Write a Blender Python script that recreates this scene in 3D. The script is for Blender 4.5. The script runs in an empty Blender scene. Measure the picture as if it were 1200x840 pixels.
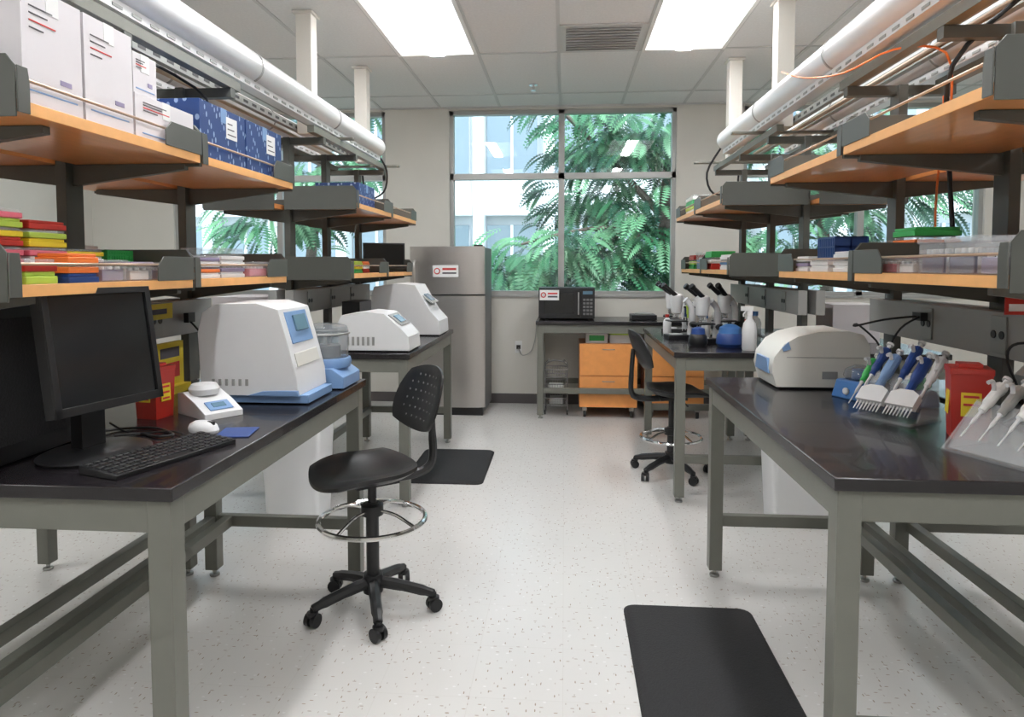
import bpy, bmesh, math, random
from mathutils import Vector, Matrix, Euler
random.seed(7)
R=math.radians
scene=bpy.context.scene
scene.view_settings.view_transform='Standard'
scene.view_settings.look='None'
scene.view_settings.exposure=0.50

# ---------------------------------------------------------------- materials
def mat(name,col,rough=0.5,metal=0.0,noise=0.0,nscale=20.0,emit=0.0,alpha=1.0,trans=0.0,bump=0.0,coat=0.0,stretch=(1,1,1)):
    m=bpy.data.materials.new(name); m.use_nodes=True
    nt=m.node_tree; b=nt.nodes['Principled BSDF']
    b.inputs['Base Color'].default_value=(*col,1); b.inputs['Roughness'].default_value=rough
    b.inputs['Metallic'].default_value=metal; b.inputs['Alpha'].default_value=alpha
    b.inputs['Transmission Weight'].default_value=trans; b.inputs['Coat Weight'].default_value=coat
    if emit>0:
        b.inputs['Emission Color'].default_value=(*col,1); b.inputs['Emission Strength'].default_value=emit
    tc=nt.nodes.new('ShaderNodeTexCoord'); mp=nt.nodes.new('ShaderNodeMapping')
    mp.inputs['Scale'].default_value=stretch
    nt.links.new(tc.outputs['Object'],mp.inputs['Vector'])
    n=nt.nodes.new('ShaderNodeTexNoise'); n.inputs['Scale'].default_value=nscale; n.inputs['Detail'].default_value=4
    nt.links.new(mp.outputs['Vector'],n.inputs['Vector'])
    if noise>0:
        r=nt.nodes.new('ShaderNodeValToRGB')
        r.color_ramp.elements[0].position=0.3; r.color_ramp.elements[1].position=0.7
        r.color_ramp.elements[0].color=(*[max(0,c*(1-noise)) for c in col],1)
        r.color_ramp.elements[1].color=(*[min(1,c*(1+noise)) for c in col],1)
        nt.links.new(n.outputs['Fac'],r.inputs['Fac']); nt.links.new(r.outputs['Color'],b.inputs['Base Color'])
    if bump>0:
        bp=nt.nodes.new('ShaderNodeBump'); bp.inputs['Strength'].default_value=bump; bp.inputs['Distance'].default_value=0.01
        nt.links.new(n.outputs['Fac'],bp.inputs['Height']); nt.links.new(bp.outputs['Normal'],b.inputs['Normal'])
    return m

M={}
M['wall']=mat('wall_paint',(0.65,0.63,0.575),0.85,noise=0.02,nscale=3)
M['ceil']=mat('ceiling_tile',(0.77,0.77,0.76),0.9,noise=0.04,nscale=60,bump=0.1)
M['tbar']=mat('t_bar',(0.60,0.60,0.59),0.5)
M['baseb']=mat('baseboard_rubber',(0.09,0.08,0.08),0.6)
M['lamp']=mat('lamp_diffuser',(0.98,0.99,1.0),0.5,emit=1.0)
M['lampc']=mat('lamp_bright',(0.98,0.985,1.0),0.5,emit=35.0)
M['lampframe']=mat('lamp_housing',(0.85,0.85,0.83),0.4)
M['top']=mat('epoxy_bench_top',(0.012,0.010,0.012),0.26,noise=0.2,nscale=200,coat=0.2)
M['steel']=mat('painted_steel_grey',(0.160,0.162,0.138),0.42,noise=0.03)
M['steeld']=mat('painted_steel_dark',(0.085,0.088,0.077),0.45,noise=0.03)
M['foot']=mat('leveler_foot',(0.35,0.35,0.33),0.35,metal=0.8)
M['wood']=mat('maple_laminate',(0.72,0.30,0.095),0.32,noise=0.07,nscale=9,stretch=(6,0.7,6),coat=0.3)
M['woodedge']=mat('maple_edge',(0.86,0.44,0.16),0.4,noise=0.05)
M['cabw']=mat('orange_maple_front',(0.80,0.33,0.095),0.4,noise=0.05)
M['rod']=mat('copper_rod',(0.50,0.36,0.26),0.3,metal=0.6)
M['race']=mat('raceway_grey',(0.34,0.34,0.325),0.4,metal=0.3)
M['white']=mat('white_plastic',(0.72,0.725,0.73),0.38,noise=0.01)
M['cream']=mat('cream_plastic',(0.68,0.67,0.62),0.4)
M['bluep']=mat('blue_plastic',(0.06,0.19,0.48),0.35)
M['bluel']=mat('light_blue_panel',(0.19,0.32,0.55),0.38)
M['blued']=mat('dark_blue',(0.02,0.06,0.24),0.35)
M['black']=mat('black_plastic',(0.011,0.011,0.012),0.38)
M['blackm']=mat('black_matte_rubber',(0.015,0.015,0.016),0.8,bump=0.3,nscale=150,noise=0.15)
M['screen']=mat('lcd_glass',(0.010,0.011,0.012),0.16)
M['lcd']=mat('small_lcd',(0.12,0.22,0.30),0.2)
M['chrome']=mat('chrome',(0.75,0.75,0.75),0.12,metal=1)
M['inox']=mat('stainless_brushed',(0.52,0.49,0.47),0.3,metal=0.92,noise=0.04,nscale=30,stretch=(1,1,40))
M['inoxd']=mat('fridge_side',(0.16,0.16,0.16),0.5)
M['red']=mat('red_plastic',(0.48,0.03,0.02),0.35)
M['yellow']=mat('yellow_label',(0.82,0.64,0.03),0.5)
M['orange']=mat('orange_plastic',(0.88,0.21,0.04),0.4)
M['pink']=mat('pink_plastic',(0.78,0.17,0.24),0.4)
M['green']=mat('green_plastic',(0.04,0.42,0.09),0.4)
M['lime']=mat('lime_plastic',(0.45,0.63,0.08),0.4)
M['purple']=mat('purple_plastic',(0.06,0.055,0.13),0.4)
M['lav']=mat('lavender_plastic',(0.28,0.24,0.38),0.4)
M['paper']=mat('paper_white',(0.78,0.78,0.77),0.7)
M['card']=mat('white_cardboard',(0.70,0.67,0.69),0.75,noise=0.03,nscale=5)
M['ink']=mat('printed_ink',(0.10,0.09,0.10),0.7)
M['inkr']=mat('printed_red',(0.62,0.05,0.05),0.7)
M['binw']=mat('translucent_bin',(0.80,0.81,0.82),0.45)
M['alu']=mat('window_aluminium',(0.40,0.40,0.385),0.4,metal=0.4)
M['duct']=mat('duct_white',(0.68,0.68,0.68),0.32,metal=0.1)
M['postw']=mat('post_white',(0.70,0.67,0.61),0.45)
M['strut']=mat('strut_galvanised',(0.31,0.32,0.30),0.4,metal=0.4)
M['clear']=mat('clear_acrylic',(0.75,0.78,0.80),0.08,alpha=0.28)
M['smoke']=mat('smoked_lid',(0.30,0.33,0.35),0.08,alpha=0.45)
M['bark']=mat('bark',(0.17,0.13,0.11),0.9,noise=0.4,nscale=10,bump=0.5)
M['lf1']=mat('leaf_green',(0.045,0.185,0.08),0.45,noise=0.3,nscale=2)
M['lf2']=mat('leaf_light',(0.15,0.36,0.18),0.45,noise=0.3,nscale=2)
M['lf3']=mat('leaf_dark',(0.012,0.08,0.042),0.5,noise=0.3,nscale=2)
M['facade']=mat('facade_plaster',(0.84,0.86,0.88),0.8,noise=0.03,nscale=1)
M['facadeg']=mat('facade_glass',(0.30,0.38,0.44),0.2,metal=0.1)
M['ground']=mat('outside_ground',(0.22,0.25,0.20),0.9,noise=0.3,nscale=2)
M['mesh']=mat('wire_basket_grey',(0.26,0.26,0.26),0.4,metal=0.5)

def mat_bluebox():
    m=mat('blue_kit_box',(0.02,0.07,0.30),0.45); nt=m.node_tree; b=nt.nodes['Principled BSDF']
    tc=nt.nodes.new('ShaderNodeTexCoord'); mp=nt.nodes.new('ShaderNodeMapping'); mp.inputs['Rotation'].default_value=(R(35),R(20),0)
    mp.inputs['Scale'].default_value=(.6,1,0.45)
    v=nt.nodes.new('ShaderNodeTexVoronoi'); v.inputs['Scale'].default_value=60; v.inputs['Randomness'].default_value=0.35
    r=nt.nodes.new('ShaderNodeValToRGB'); r.color_ramp.interpolation='CONSTANT'
    r.color_ramp.elements[0].color=(0.30,0.40,0.60,1); r.color_ramp.elements[1].position=0.27; r.color_ramp.elements[1].color=(0.016,0.052,0.19,1)
    nt.links.new(tc.outputs['Object'],mp.inputs['Vector']); nt.links.new(mp.outputs['Vector'],v.inputs['Vector'])
    nt.links.new(v.outputs['Distance'],r.inputs['Fac']); nt.links.new(r.outputs['Color'],b.inputs['Base Color'])
    return m
M['bluebox']=mat_bluebox()

def mat_floor():
    m=bpy.data.materials.new('vct_floor'); m.use_nodes=True; nt=m.node_tree; b=nt.nodes['Principled BSDF']
    L=nt.links.new; N=nt.nodes.new
    tc=N('ShaderNodeTexCoord')
    nz=N('ShaderNodeTexNoise'); nz.inputs['Scale'].default_value=1.3; nz.inputs['Detail'].default_value=3
    L(tc.outputs['Object'],nz.inputs['Vector'])
    rr=N('ShaderNodeValToRGB'); rr.color_ramp.elements[0].color=(0.60,0.59,0.57,1); rr.color_ramp.elements[1].color=(0.655,0.64,0.615,1)
    L(nz.outputs['Fac'],rr.inputs['Fac']); cur=rr.outputs['Color']
    for i,(sx,sy,rot,sc,thr,c) in enumerate([(1,.3,.3,38,.66,(0.34,0.28,0.23,1)),(.3,1,.5,38,.66,(0.38,0.32,0.27,1)),(1,.35,1.1,44,.6,(0.47,0.43,0.39,1)),(.6,1,.8,24,.75,(0.72,0.71,0.70,1))]):
        mp=N('ShaderNodeMapping'); mp.inputs['Rotation'].default_value=(0,0,rot); mp.inputs['Scale'].default_value=(sx,sy,1); mp.inputs['Location'].default_value=(i*3.1,i*1.7,0)
        v=N('ShaderNodeTexVoronoi'); v.inputs['Scale'].default_value=sc; v.voronoi_dimensions='2D'
        L(tc.outputs['Object'],mp.inputs['Vector']); L(mp.outputs['Vector'],v.inputs['Vector'])
        lt=N('ShaderNodeMath'); lt.operation='LESS_THAN'; lt.inputs[1].default_value=0.078
        L(v.outputs['Distance'],lt.inputs[0])
        sep=N('ShaderNodeSeparateColor'); L(v.outputs['Color'],sep.inputs['Color'])
        gt=N('ShaderNodeMath'); gt.operation='GREATER_THAN'; gt.inputs[1].default_value=thr; L(sep.outputs['Red'],gt.inputs[0])
        mu=N('ShaderNodeMath'); mu.operation='MULTIPLY'; L(lt.outputs[0],mu.inputs[0]); L(gt.outputs[0],mu.inputs[1])
        mx=N('ShaderNodeMix'); mx.data_type='RGBA'; L(mu.outputs[0],mx.inputs['Factor']); L(cur,mx.inputs[6]); mx.inputs[7].default_value=c
        cur=mx.outputs[2]
    br=N('ShaderNodeTexBrick'); br.offset=0; br.inputs['Scale'].default_value=1; br.inputs['Brick Width'].default_value=0.305; br.inputs['Row Height'].default_value=0.305
    br.inputs['Mortar Size'].default_value=0.0012; br.inputs['Color1'].default_value=(1,1,1,1); br.inputs['Color2'].default_value=(.985,.985,.985,1); br.inputs['Mortar'].default_value=(.93,.92,.91,1)
    L(tc.outputs['Object'],br.inputs['Vector'])
    mm=N('ShaderNodeMix'); mm.data_type='RGBA'; mm.blend_type='MULTIPLY'; mm.inputs['Factor'].default_value=1; L(cur,mm.inputs[6]); L(br.outputs['Color'],mm.inputs[7])
    L(mm.outputs[2],b.inputs['Base Color'])
    b.inputs['Roughness'].default_value=0.25
    b.inputs['Specular IOR Level'].default_value=0.5
    return m
M['floor']=mat_floor()

def mat_glass():
    m=bpy.data.materials.new('window_glass'); m.use_nodes=True; nt=m.node_tree
    nt.nodes.remove(nt.nodes['Principled BSDF']); out=nt.nodes['Material Output']
    t=nt.nodes.new('ShaderNodeBsdfTransparent'); t.inputs[0].default_value=(0.91,0.96,0.97,1)
    g=nt.nodes.new('ShaderNodeBsdfGlossy'); g.inputs['Roughness'].default_value=0.02
    mx=nt.nodes.new('ShaderNodeMixShader'); mx.inputs[0].default_value=0.045
    nt.links.new(t.outputs[0],mx.inputs[1]); nt.links.new(g.outputs[0],mx.inputs[2]); nt.links.new(mx.outputs[0],out.inputs[0])
    return m
M['glass']=mat_glass()

# ---------------------------------------------------------------- builder
class B:
    def __init__(s,name): s.name=name; s.bm=bmesh.new(); s.mats=[]; s.X=Matrix.Identity(4)
    def mi(s,m):
        m=M[m] if isinstance(m,str) else m
        if m not in s.mats: s.mats.append(m)
        return s.mats.index(m)
    def v(s,p): return s.bm.verts.new(s.X@Vector(p))
    def f(s,vs,i):
        try:
            f=s.bm.faces.new(vs); f.material_index=i; return f
        except ValueError: return None
    def box(s,x0,x1,y0,y1,z0,z1,m):
        i=s.mi(m); P=[s.v(p) for p in [(x0,y0,z0),(x1,y0,z0),(x1,y1,z0),(x0,y1,z0),(x0,y0,z1),(x1,y0,z1),(x1,y1,z1),(x0,y1,z1)]]
        for q in [(3,2,1,0),(4,5,6,7),(0,1,5,4),(1,2,6,5),(2,3,7,6),(3,0,4,7)]: s.f([P[k] for k in q],i)
    def cb(s,c,d,m,rot=(0,0,0)):
        old=s.X; s.X=old@Matrix.Translation(c)@Euler([R(a) for a in rot]).to_matrix().to_4x4()
        s.box(-d[0]/2,d[0]/2,-d[1]/2,d[1]/2,-d[2]/2,d[2]/2,m); s.X=old
    def prism(s,pts,ax,a,b,m,sc=1.0):
        i=s.mi(m)
        n=len(pts); cx=sum(p[0] for p in pts)/n; cy=sum(p[1] for p in pts)/n
        def mk(p,t,k):
            p=(cx+(p[0]-cx)*k,cy+(p[1]-cy)*k)
            return {'x':(t,p[0],p[1]),'y':(p[0],t,p[1]),'z':(p[0],p[1],t)}[ax]
        A=[s.v(mk(p,a,1)) for p in pts]; C=[s.v(mk(p,b,sc)) for p in pts]
        s.f(A[::-1],i); s.f(C,i)
        for k in range(n): s.f([A[k],A[(k+1)%n],C[(k+1)%n],C[k]],i)
    def rings(s,rs,m,cap=True,close=False):
        i=s.mi(m); V=[[s.v(p) for p in r] for r in rs]; n=len(V[0])
        rng=range(len(V)) if close else range(len(V)-1)
        for k in rng:
            a=V[k]; b=V[(k+1)%len(V)]
            for j in range(n): s.f([a[j],a[(j+1)%n],b[(j+1)%n],b[j]],i)
        if cap and not close: s.f(V[0][::-1],i); s.f(V[-1],i)
    def cyl(s,p0,p1,r,m,r1=None,seg=16):
        r1=r if r1 is None else r1; p0=Vector(p0); p1=Vector(p1); d=(p1-p0).normalized()
        u=d.orthogonal().normalized(); w=d.cross(u)
        s.rings([[p+(u*math.cos(t)+w*math.sin(t))*rr for t in [2*math.pi*k/seg for k in range(seg)]] for p,rr in ((p0,r),(p1,r1))],m)
    def lathe(s,c,prof,m,seg=24,sx=1,sy=1):
        s.rings([[(c[0]+r*sx*math.cos(2*math.pi*k/seg),c[1]+r*sy*math.sin(2*math.pi*k/seg),c[2]+z) for k in range(seg)] for r,z in prof],m)
    def tube(s,pts,r,m,seg=8,sub=4):
        P=[Vector(p) for p in pts]
        if sub>1 and len(P)>2:
            Q=[]; 
            for k in range(len(P)-1):
                a=P[max(k-1,0)];b=P[k];c=P[k+1];d=P[min(k+2,len(P)-1)]
                for j in range(sub):
                    t=j/sub; Q.append(0.5*((2*b)+(c-a)*t+(2*a-5*b+4*c-d)*t*t+(-a+3*b-3*c+d)*t**3))
            Q.append(P[-1]); P=Q
        rs=[]; u=None
        for k,p in enumerate(P):
            d=(P[min(k+1,len(P)-1)]-P[max(k-1,0)]).normalized()
            if u is None: u=d.orthogonal().normalized()
            u=(u-d*u.dot(d)).normalized(); w=d.cross(u)
            rr=r[k*(len(r)-1)//max(1,len(P)-1)] if isinstance(r,(list,tuple)) else r
            rs.append([p+(u*math.cos(2*math.pi*j/seg)+w*math.sin(2*math.pi*j/seg))*rr for j in range(seg)])
        s.rings(rs,m)
    def torus(s,c,Rr,r,m,seg=40,s2=8):
        rs=[]
        for k in range(seg):
            a=2*math.pi*k/seg
            rs.append([(c[0]+(Rr+r*math.cos(b))*math.cos(a),c[1]+(Rr+r*math.cos(b))*math.sin(a),c[2]+r*math.sin(b)) for b in [2*math.pi*j/s2 for j in range(s2)]])
        s.rings(rs,m,close=True)
    def done(s,loc=None,rz=0,bevel=0.003,seg=2,parent=None):
        bmesh.ops.recalc_face_normals(s.bm,faces=s.bm.faces)
        if loc is None:
            xs=[v.co for v in s.bm.verts]
            o=Vector(((min(v.x for v in xs)+max(v.x for v in xs))/2,(min(v.y for v in xs)+max(v.y for v in xs))/2,min(v.z for v in xs)))
            bmesh.ops.translate(s.bm,verts=s.bm.verts,vec=-o); loc=o
        me=bpy.data.meshes.new(s.name); s.bm.to_mesh(me); s.bm.free()
        for m in s.mats: me.materials.append(m)
        for p in me.polygons: p.use_smooth=True
        me.set_sharp_from_angle(angle=R(35))
        o=bpy.data.objects.new(s.name,me); scene.collection.objects.link(o)
        o.location=loc; o.rotation_euler=(0,0,rz)
        if bevel:
            md=o.modifiers.new('bevel','BEVEL'); md.width=bevel; md.segments=seg; md.limit_method='ANGLE'; md.angle_limit=R(40)
        return o
def dup(o,loc,rz=None):
    n=o.copy(); n.name=o.name.split('.')[0]; scene.collection.objects.link(n); n.location=loc
    if rz is not None: n.rotation_euler=(0,0,rz)
    return n

# ---------------------------------------------------------------- room
XL,XR,YB,YF,H=-5.0,5.2,-2.5,6.92,3.0
b=B('floor'); b.box(XL,XR,YB,YF,-0.1,0,'floor'); b.done(bevel=0,loc=(0,0,0))
b=B('ceiling'); b.box(XL,XR,YB,YF+0.2,H,H+0.12,'ceil'); b.done(bevel=0,loc=(0,0,0))
WIN=[(-4.1,-1.83),(-1.17,1.10),(1.75,4.02)]; WZ0,WZ1=1.11,2.97
b=B('wall_back')
b.box(XL,XR,YF,YF+0.2,0,WZ0,'wall'); b.box(XL,XR,YF,YF+0.2,WZ1,H,'wall')
xs=[XL]+[x for w in WIN for x in w]+[XR]
for k in range(0,len(xs),2): b.box(xs[k],xs[k+1],YF,YF+0.2,WZ0,WZ1,'wall')
b.done(bevel=0,loc=(0,0,0))
b=B('wall_left'); b.box(XL-0.15,XL,YB,YF,0,H,'wall'); b.done(bevel=0)
b=B('wall_right'); b.box(XR,XR+0.15,YB,YF,0,H,'wall'); b.done(bevel=0)
b=B('wall_front'); b.box(XL,XR,YB-0.15,YB,0,H,'wall'); b.done(bevel=0)
b=B('baseboard_back'); b.box(XL,XR,YF-0.012,YF,0,0.10,'baseb'); b.done(bevel=0.002)
b=B('baseboard_left'); b.box(XL,XL+0.012,YB,YF-0.012,0,0.10,'baseb'); b.done(bevel=0.002)
b=B('baseboard_right'); b.box(XR-0.012,XR,YB,YF-0.012,0,0.10,'baseb'); b.done(bevel=0.002)
for n,(a,c) in enumerate(WIN):
    b=B('window_%d'%(n+1)); y0,y1=YF+0.03,YF+0.11; t=0.04
    b.box(a,c,y0,y1,WZ0,WZ0+t,'alu'); b.box(a,c,y0,y1,WZ1-t,WZ1,'alu'); b.box(a,a+t,y0,y1,WZ0,WZ1,'alu'); b.box(c-t,c,y0,y1,WZ0,WZ1,'alu')
    mid=(a+c)/2; b.box(mid-0.03,mid+0.03,y0,y1,WZ0,WZ1,'alu'); b.box(a,c,y0,y1,2.28,2.34,'alu')
    b.box(a+0.01,c-0.01,y0+0.035,y0+0.041,WZ0+0.01,WZ1-0.01,'glass')
    b.box(a-0.01,c+0.01,YF-0.02,YF+0.03,WZ0-0.02,WZ0+0.002,'alu')
    b.done(bevel=0)

b=B('ceiling_grid')
GX=-0.655
for k in range(-7,10):
    x=GX+0.605*k
    if XL<x<XR: b.box(x-0.012,x+0.012,YB,YF,H-0.006,H,'tbar')
for k in range(-7,2):
    y=5.2+1.22*k
    if YB<y<YF: b.box(XL,XR,y-0.012,y+0.012,H-0.006,H,'tbar')
b.box(XL,XR,YF-0.02,YF,H-0.012,H,'tbar')
b.done(bevel=0)
def troffer(x,y):
    b=B('recessed_ceiling_light'); w,l=0.30,0.605
    b.box(-w,w,-l,-l+0.025,-0.012,0,'lampframe'); b.box(-w,w,l-0.025,l,-0.012,0,'lampframe')
    b.box(-w,-w+0.025,-l+.025,l-.025,-0.012,0,'lampframe'); b.box(w-0.025,w,-l+.025,l-.025,-0.012,0,'lampframe')
    b.box(-w+0.025,w-0.025,-l+0.025,l-0.025,-0.006,-0.001,'lamp')
    b.prism([(-0.07,-0.006),(0.07,-0.006),(0.05,-0.022),(-0.05,-0.022)],'y',-l+0.03,l-0.03,'lampc')
    return b.done(loc=(x,y,H-0.001),bevel=0)
for x in (-3.40,-0.96,0.86,3.28):
    for y in (4.59,2.15,-0.29):  # far row is in view; nearer rows are unseen panels added for fill light
        troffer(x,y)
b=B('ceiling_air_vent'); b.box(-0.04,0.545,4.62,5.17,H-0.012,H-0.002,'tbar')
for k in range(9): b.cb((0.2525,4.68+0.055*k,H-0.016),(0.5,0.03,0.004),'race',rot=(25,0,0))
b.done(bevel=0)
b=B('fire_sprinkler'); b.cyl((-0.28,6.1,H-0.01),(-0.28,6.1,H),0.04,'chrome'); b.cyl((-0.28,6.1,H-0.05),(-0.28,6.1,H-0.01),0.012,'chrome'); b.cyl((-0.28,6.1,H-0.055),(-0.28,6.1,H-0.05),0.025,'chrome'); b.done(bevel=0)

# ---------------------------------------------------------------- benches
def bench(x0,x1,y0,y1,rail=None,name='lab_bench'):
    b=B(name); L=0.055; i=0.015
    b.box(x0,x1,y0,y1,0.868,0.90,'top')
    b.box(x0+i,x1-i,y0+i,y1-i,0.79,0.868,'steel')
    for x in (x0+i,x1-i-L):
        for y in (y0+i,y1-i-L):
            b.box(x-0.002 if x<(x0+x1)/2 else x,x+L if x<(x0+x1)/2 else x+L+0.002,y-0.002,y+L+.002,0.035,0.866,'steel')
            b.cyl((x+L/2,y+L/2,0.0),(x+L/2,y+L/2,0.012),0.022,'foot'); b.cyl((x+L/2,y+L/2,0.012),(x+L/2,y+L/2,0.04),0.009,'foot')
    for y in (y0+i+0.008,y1-i-L+0.008): b.box(x0+i+L,x1-i-L,y,y+0.038,0.235,0.285,'steel')
    if rail is not None:
        for r_ in rail: b.box(r_-0.02,r_+0.02,y0+i+0.03,y1-i-0.03,0.237,0.283,'steel')
    return b.done(bevel=0.003)
LX0,LX1=-1.62,-0.88; RX0,RX1=0.64,1.38
bench(LX0,LX1,1.45,2.96,rail=[-1.50,-1.575])
bench(LX0,LX1,3.82,5.36,rail=[-1.55])
bench(-2.42,-1.66,1.45,2.96,rail=[-1.73]); bench(-2.42,-1.66,3.82,5.36,rail=[-1.73])
bench(RX0,RX1,1.645,3.13,rail=[1.26,1.335])
bench(RX0,RX1,4.02,5.62,rail=[1.31])
bench(1.44,2.19,1.645,3.13,rail=[1.52]); bench(1.44,2.19,4.02,5.62,rail=[1.52])
bench(-0.26,1.62,6.2,6.84,name='wall_side_table')

def shelving(xc,y0,y1,zl,dl,zu,du,name='bench_shelving_frame'):
    b=B(name); ys=[y0+0.15,(y0+y1)/2,y1-0.05]
    for y in ys:
        b.box(xc-0.018,xc+0.018,y-0.04,y+0.04,0.901,2.16,'steeld')
        for z,d in ((zl,dl),(zu,du)):
            for s in (-1,1):
                x1=xc+s*(d-0.05)
                b.prism([(xc+s*.02,z-0.001),(x1,z-0.001),(x1,z-0.02),(xc+s*.02,z-0.07)],'y',y-0.012,y+0.012,'steeld')
        b.box(xc-0.22,xc+0.22,y-0.02,y+0.02,2.12,2.16,'steeld')
    for s in (-1,1):
        b.box(xc+s*0.2-0.02,xc+s*0.2+0.02,y0-0.02,y1+0.02,2.161,2.20,'steel')
        xa,xb=sorted((xc+s*0.025,xc+s*0.075)); b.box(xa,xb,y0,y1,1.12,1.26,'race')
        k=y0+0.25
        while k<y1-0.15:
            xo=xc+s*0.078
            b.cb((xo,k,1.19),(0.006,0.075,0.115),'strut')
            for dy in (-0.02,0.02): b.cyl((xo,k+dy,1.19),(xo+s*0.006,k+dy,1.19),0.013,'black',seg=12)
            k+=0.42
    m=(y0+y1)/2
    for z,d in ((zl,dl),(zu,du)):
        for s in (-1,1):
            xf=xc+s*d; xb=xc+s*0.03; q=sorted((xf,xb))
            for ya,yb in ((y0,m-0.003),(m+0.003,y1)):
                b.box(q[0],q[1],ya+0.004,yb-0.004,z,z+0.028,'wood')
                xe=sorted((xf,xf+s*0.002)); b.box(xe[0],xe[1],ya+0.004,yb-0.004,z,z+0.028,'woodedge')
                for ye in (ya,yb-0.004):
                    b.prism([(xb,z-0.01),(xf,z-0.01),(xf,z+0.10),(xf-s*0.02,z+0.125),(xb,z+0.125)],'y',ye,ye+0.004,'steeld')
                xr=sorted((xf+s*0.002,xf+s*0.006))
                b.prism([(yb,z+0.026),(yb,z+0.10),(yb-0.17,z+0.10),(yb-0.20,z+0.07),(yb-0.20,z+0.026)],'x',xr[0],xr[1],'steeld')
                b.prism([(ya,z-0.0),(ya,z+0.10),(ya+0.03,z+0.10),(ya+0.035,z+0.07),(ya+0.035,z-0.0)],'x',xr[0],xr[1],'steeld')
                b.cyl((xf,ya+.03,z+0.075),(xf,yb-.03,z+0.075),0.004,'rod',seg=8)
    return b.done(bevel=0.0015,seg=1)
LC,RC=-1.64,1.41
ZLL,ZLU,ZRL,ZRU=1.33,1.735,1.352,1.76
shelving(LC,1.41,2.92,ZLL,.42,ZLU,.455); shelving(LC,3.84,5.40,ZLL,.42,ZLU,.455)
shelving(RC,1.53,3.10,ZRL,.465,ZRU,.51); shelving(RC,4.02,5.62,ZRL,.465,ZRU,.51)
ZL=ZLL+.028; ZU=ZLU+.028; ZR=ZRL+.028; ZV=ZRU+.028

def duct(x,y0,y1,z,r=0.072):
    b=B('overhead_service_duct')
    b.cyl((x,y0,z),(x,y1,z),r,'duct',seg=28); b.cyl((x,y1,z),(x,y1+0.02,z),r*0.96,'strut',seg=28)
    for k in range(int((y1-y0)/1.1)+1):
        y=y0+0.3+1.1*k
        if y<y1: b.cyl((x,y-0.006,z),(x,y+0.006,z),r+0.004,'race',seg=28)
    b.box(x-0.03,x+0.03,y0,y1,z-r-0.03,z-r+0.004,'duct')
    k=y0+0.1
    while k<y1-0.1:
        b.box(x-0.033,x+0.033,k,k+0.05,z-r-0.022,z-r-0.012,'strut'); k+=0.1
    return b.done(bevel=0)
for x,ye in ((-1.46,5.25),(-1.88,5.25),(1.18,5.15),(1.62,5.15)): duct(x,-0.5,ye,2.32)
def strutch(x,y0,y1,z):
    b=B('strut_channel'); b.box(x-0.015,x+0.015,y0,y1,z,z+0.04,'strut')
    k=y0+0.05
    while k<y1: b.box(x-0.016,x+0.016,k,k+0.05,z+0.013,z+0.027,'black'); k+=0.1
    return b.done(bevel=0)
for x in (-1.565,-1.715,1.385,1.5): strutch(x,-0.5,5.6,2.26)
def cpost(x,y):
    b=B('ceiling_service_post'); b.box(x-0.05,x+0.05,y-0.05,y+0.05,2.235,H-0.002,'postw')
    b.box(x-0.065,x+0.065,y-0.07,y+0.07,H-0.02,H-0.002,'postw')
    b.box(x-0.3,x+0.3,y-0.02,y+0.02,2.201,2.218,'steel')
    return b.done(bevel=0.004)
for x in (LC,1.31):
    for y in (0.7,1.9,4.3,5.5): cpost(x,y)

b=B('power_cable_drop'); b.tube([(-1.46,5.28,2.28),(-1.40,5.33,2.15),(-1.46,5.46,2.0),(-1.60,5.46,1.95),(-1.63,5.45,2.14)],0.008,'black'); b.done(bevel=0)
b=B('power_cable_drop'); b.tube([(1.15,5.18,2.28),(1.06,5.25,2.1),(1.12,5.3,1.95),(1.3,5.4,1.98),(1.34,5.45,2.1)],0.008,'black'); b.done(bevel=0)
b=B('orange_air_hose'); b.tube([(1.09,3.6,2.38),(1.10,3.3,2.27),(1.12,2.9,2.18),(1.18,2.6,2.18),(1.28,2.45,2.12),(1.33,2.5,1.95)],0.004,'orange'); b.done(bevel=0)
b=B('orange_air_hose'); b.tube([(1.33,2.55,2.0),(1.345,2.58,1.9),(1.34,2.6,1.6),(1.34,2.58,1.3)],0.004,'orange'); b.done(bevel=0)
b=B('gas_pipe'); b.tube([(1.45,-.4,2.26),(1.45,2.2,2.26),(1.45,3.6,2.26),(1.45,5.4,2.26)],0.012,'rod'); b.tube([(1.43,2.3,2.25),(1.25,2.35,2.05),(1.30,2.45,1.8),(1.30,2.4,1.45)],0.008,'black'); b.done(bevel=0)
b=B('gas_pipe'); b.tube([(-1.765,-.4,2.25),(-1.765,2.2,2.25),(-1.765,5.4,2.25)],0.010,'rod'); b.tube([(-1.72,2.7,2.25),(-1.5,2.8,2.1),(-1.55,2.80,1.9)],0.006,'black'); b.done(bevel=0)

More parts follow.
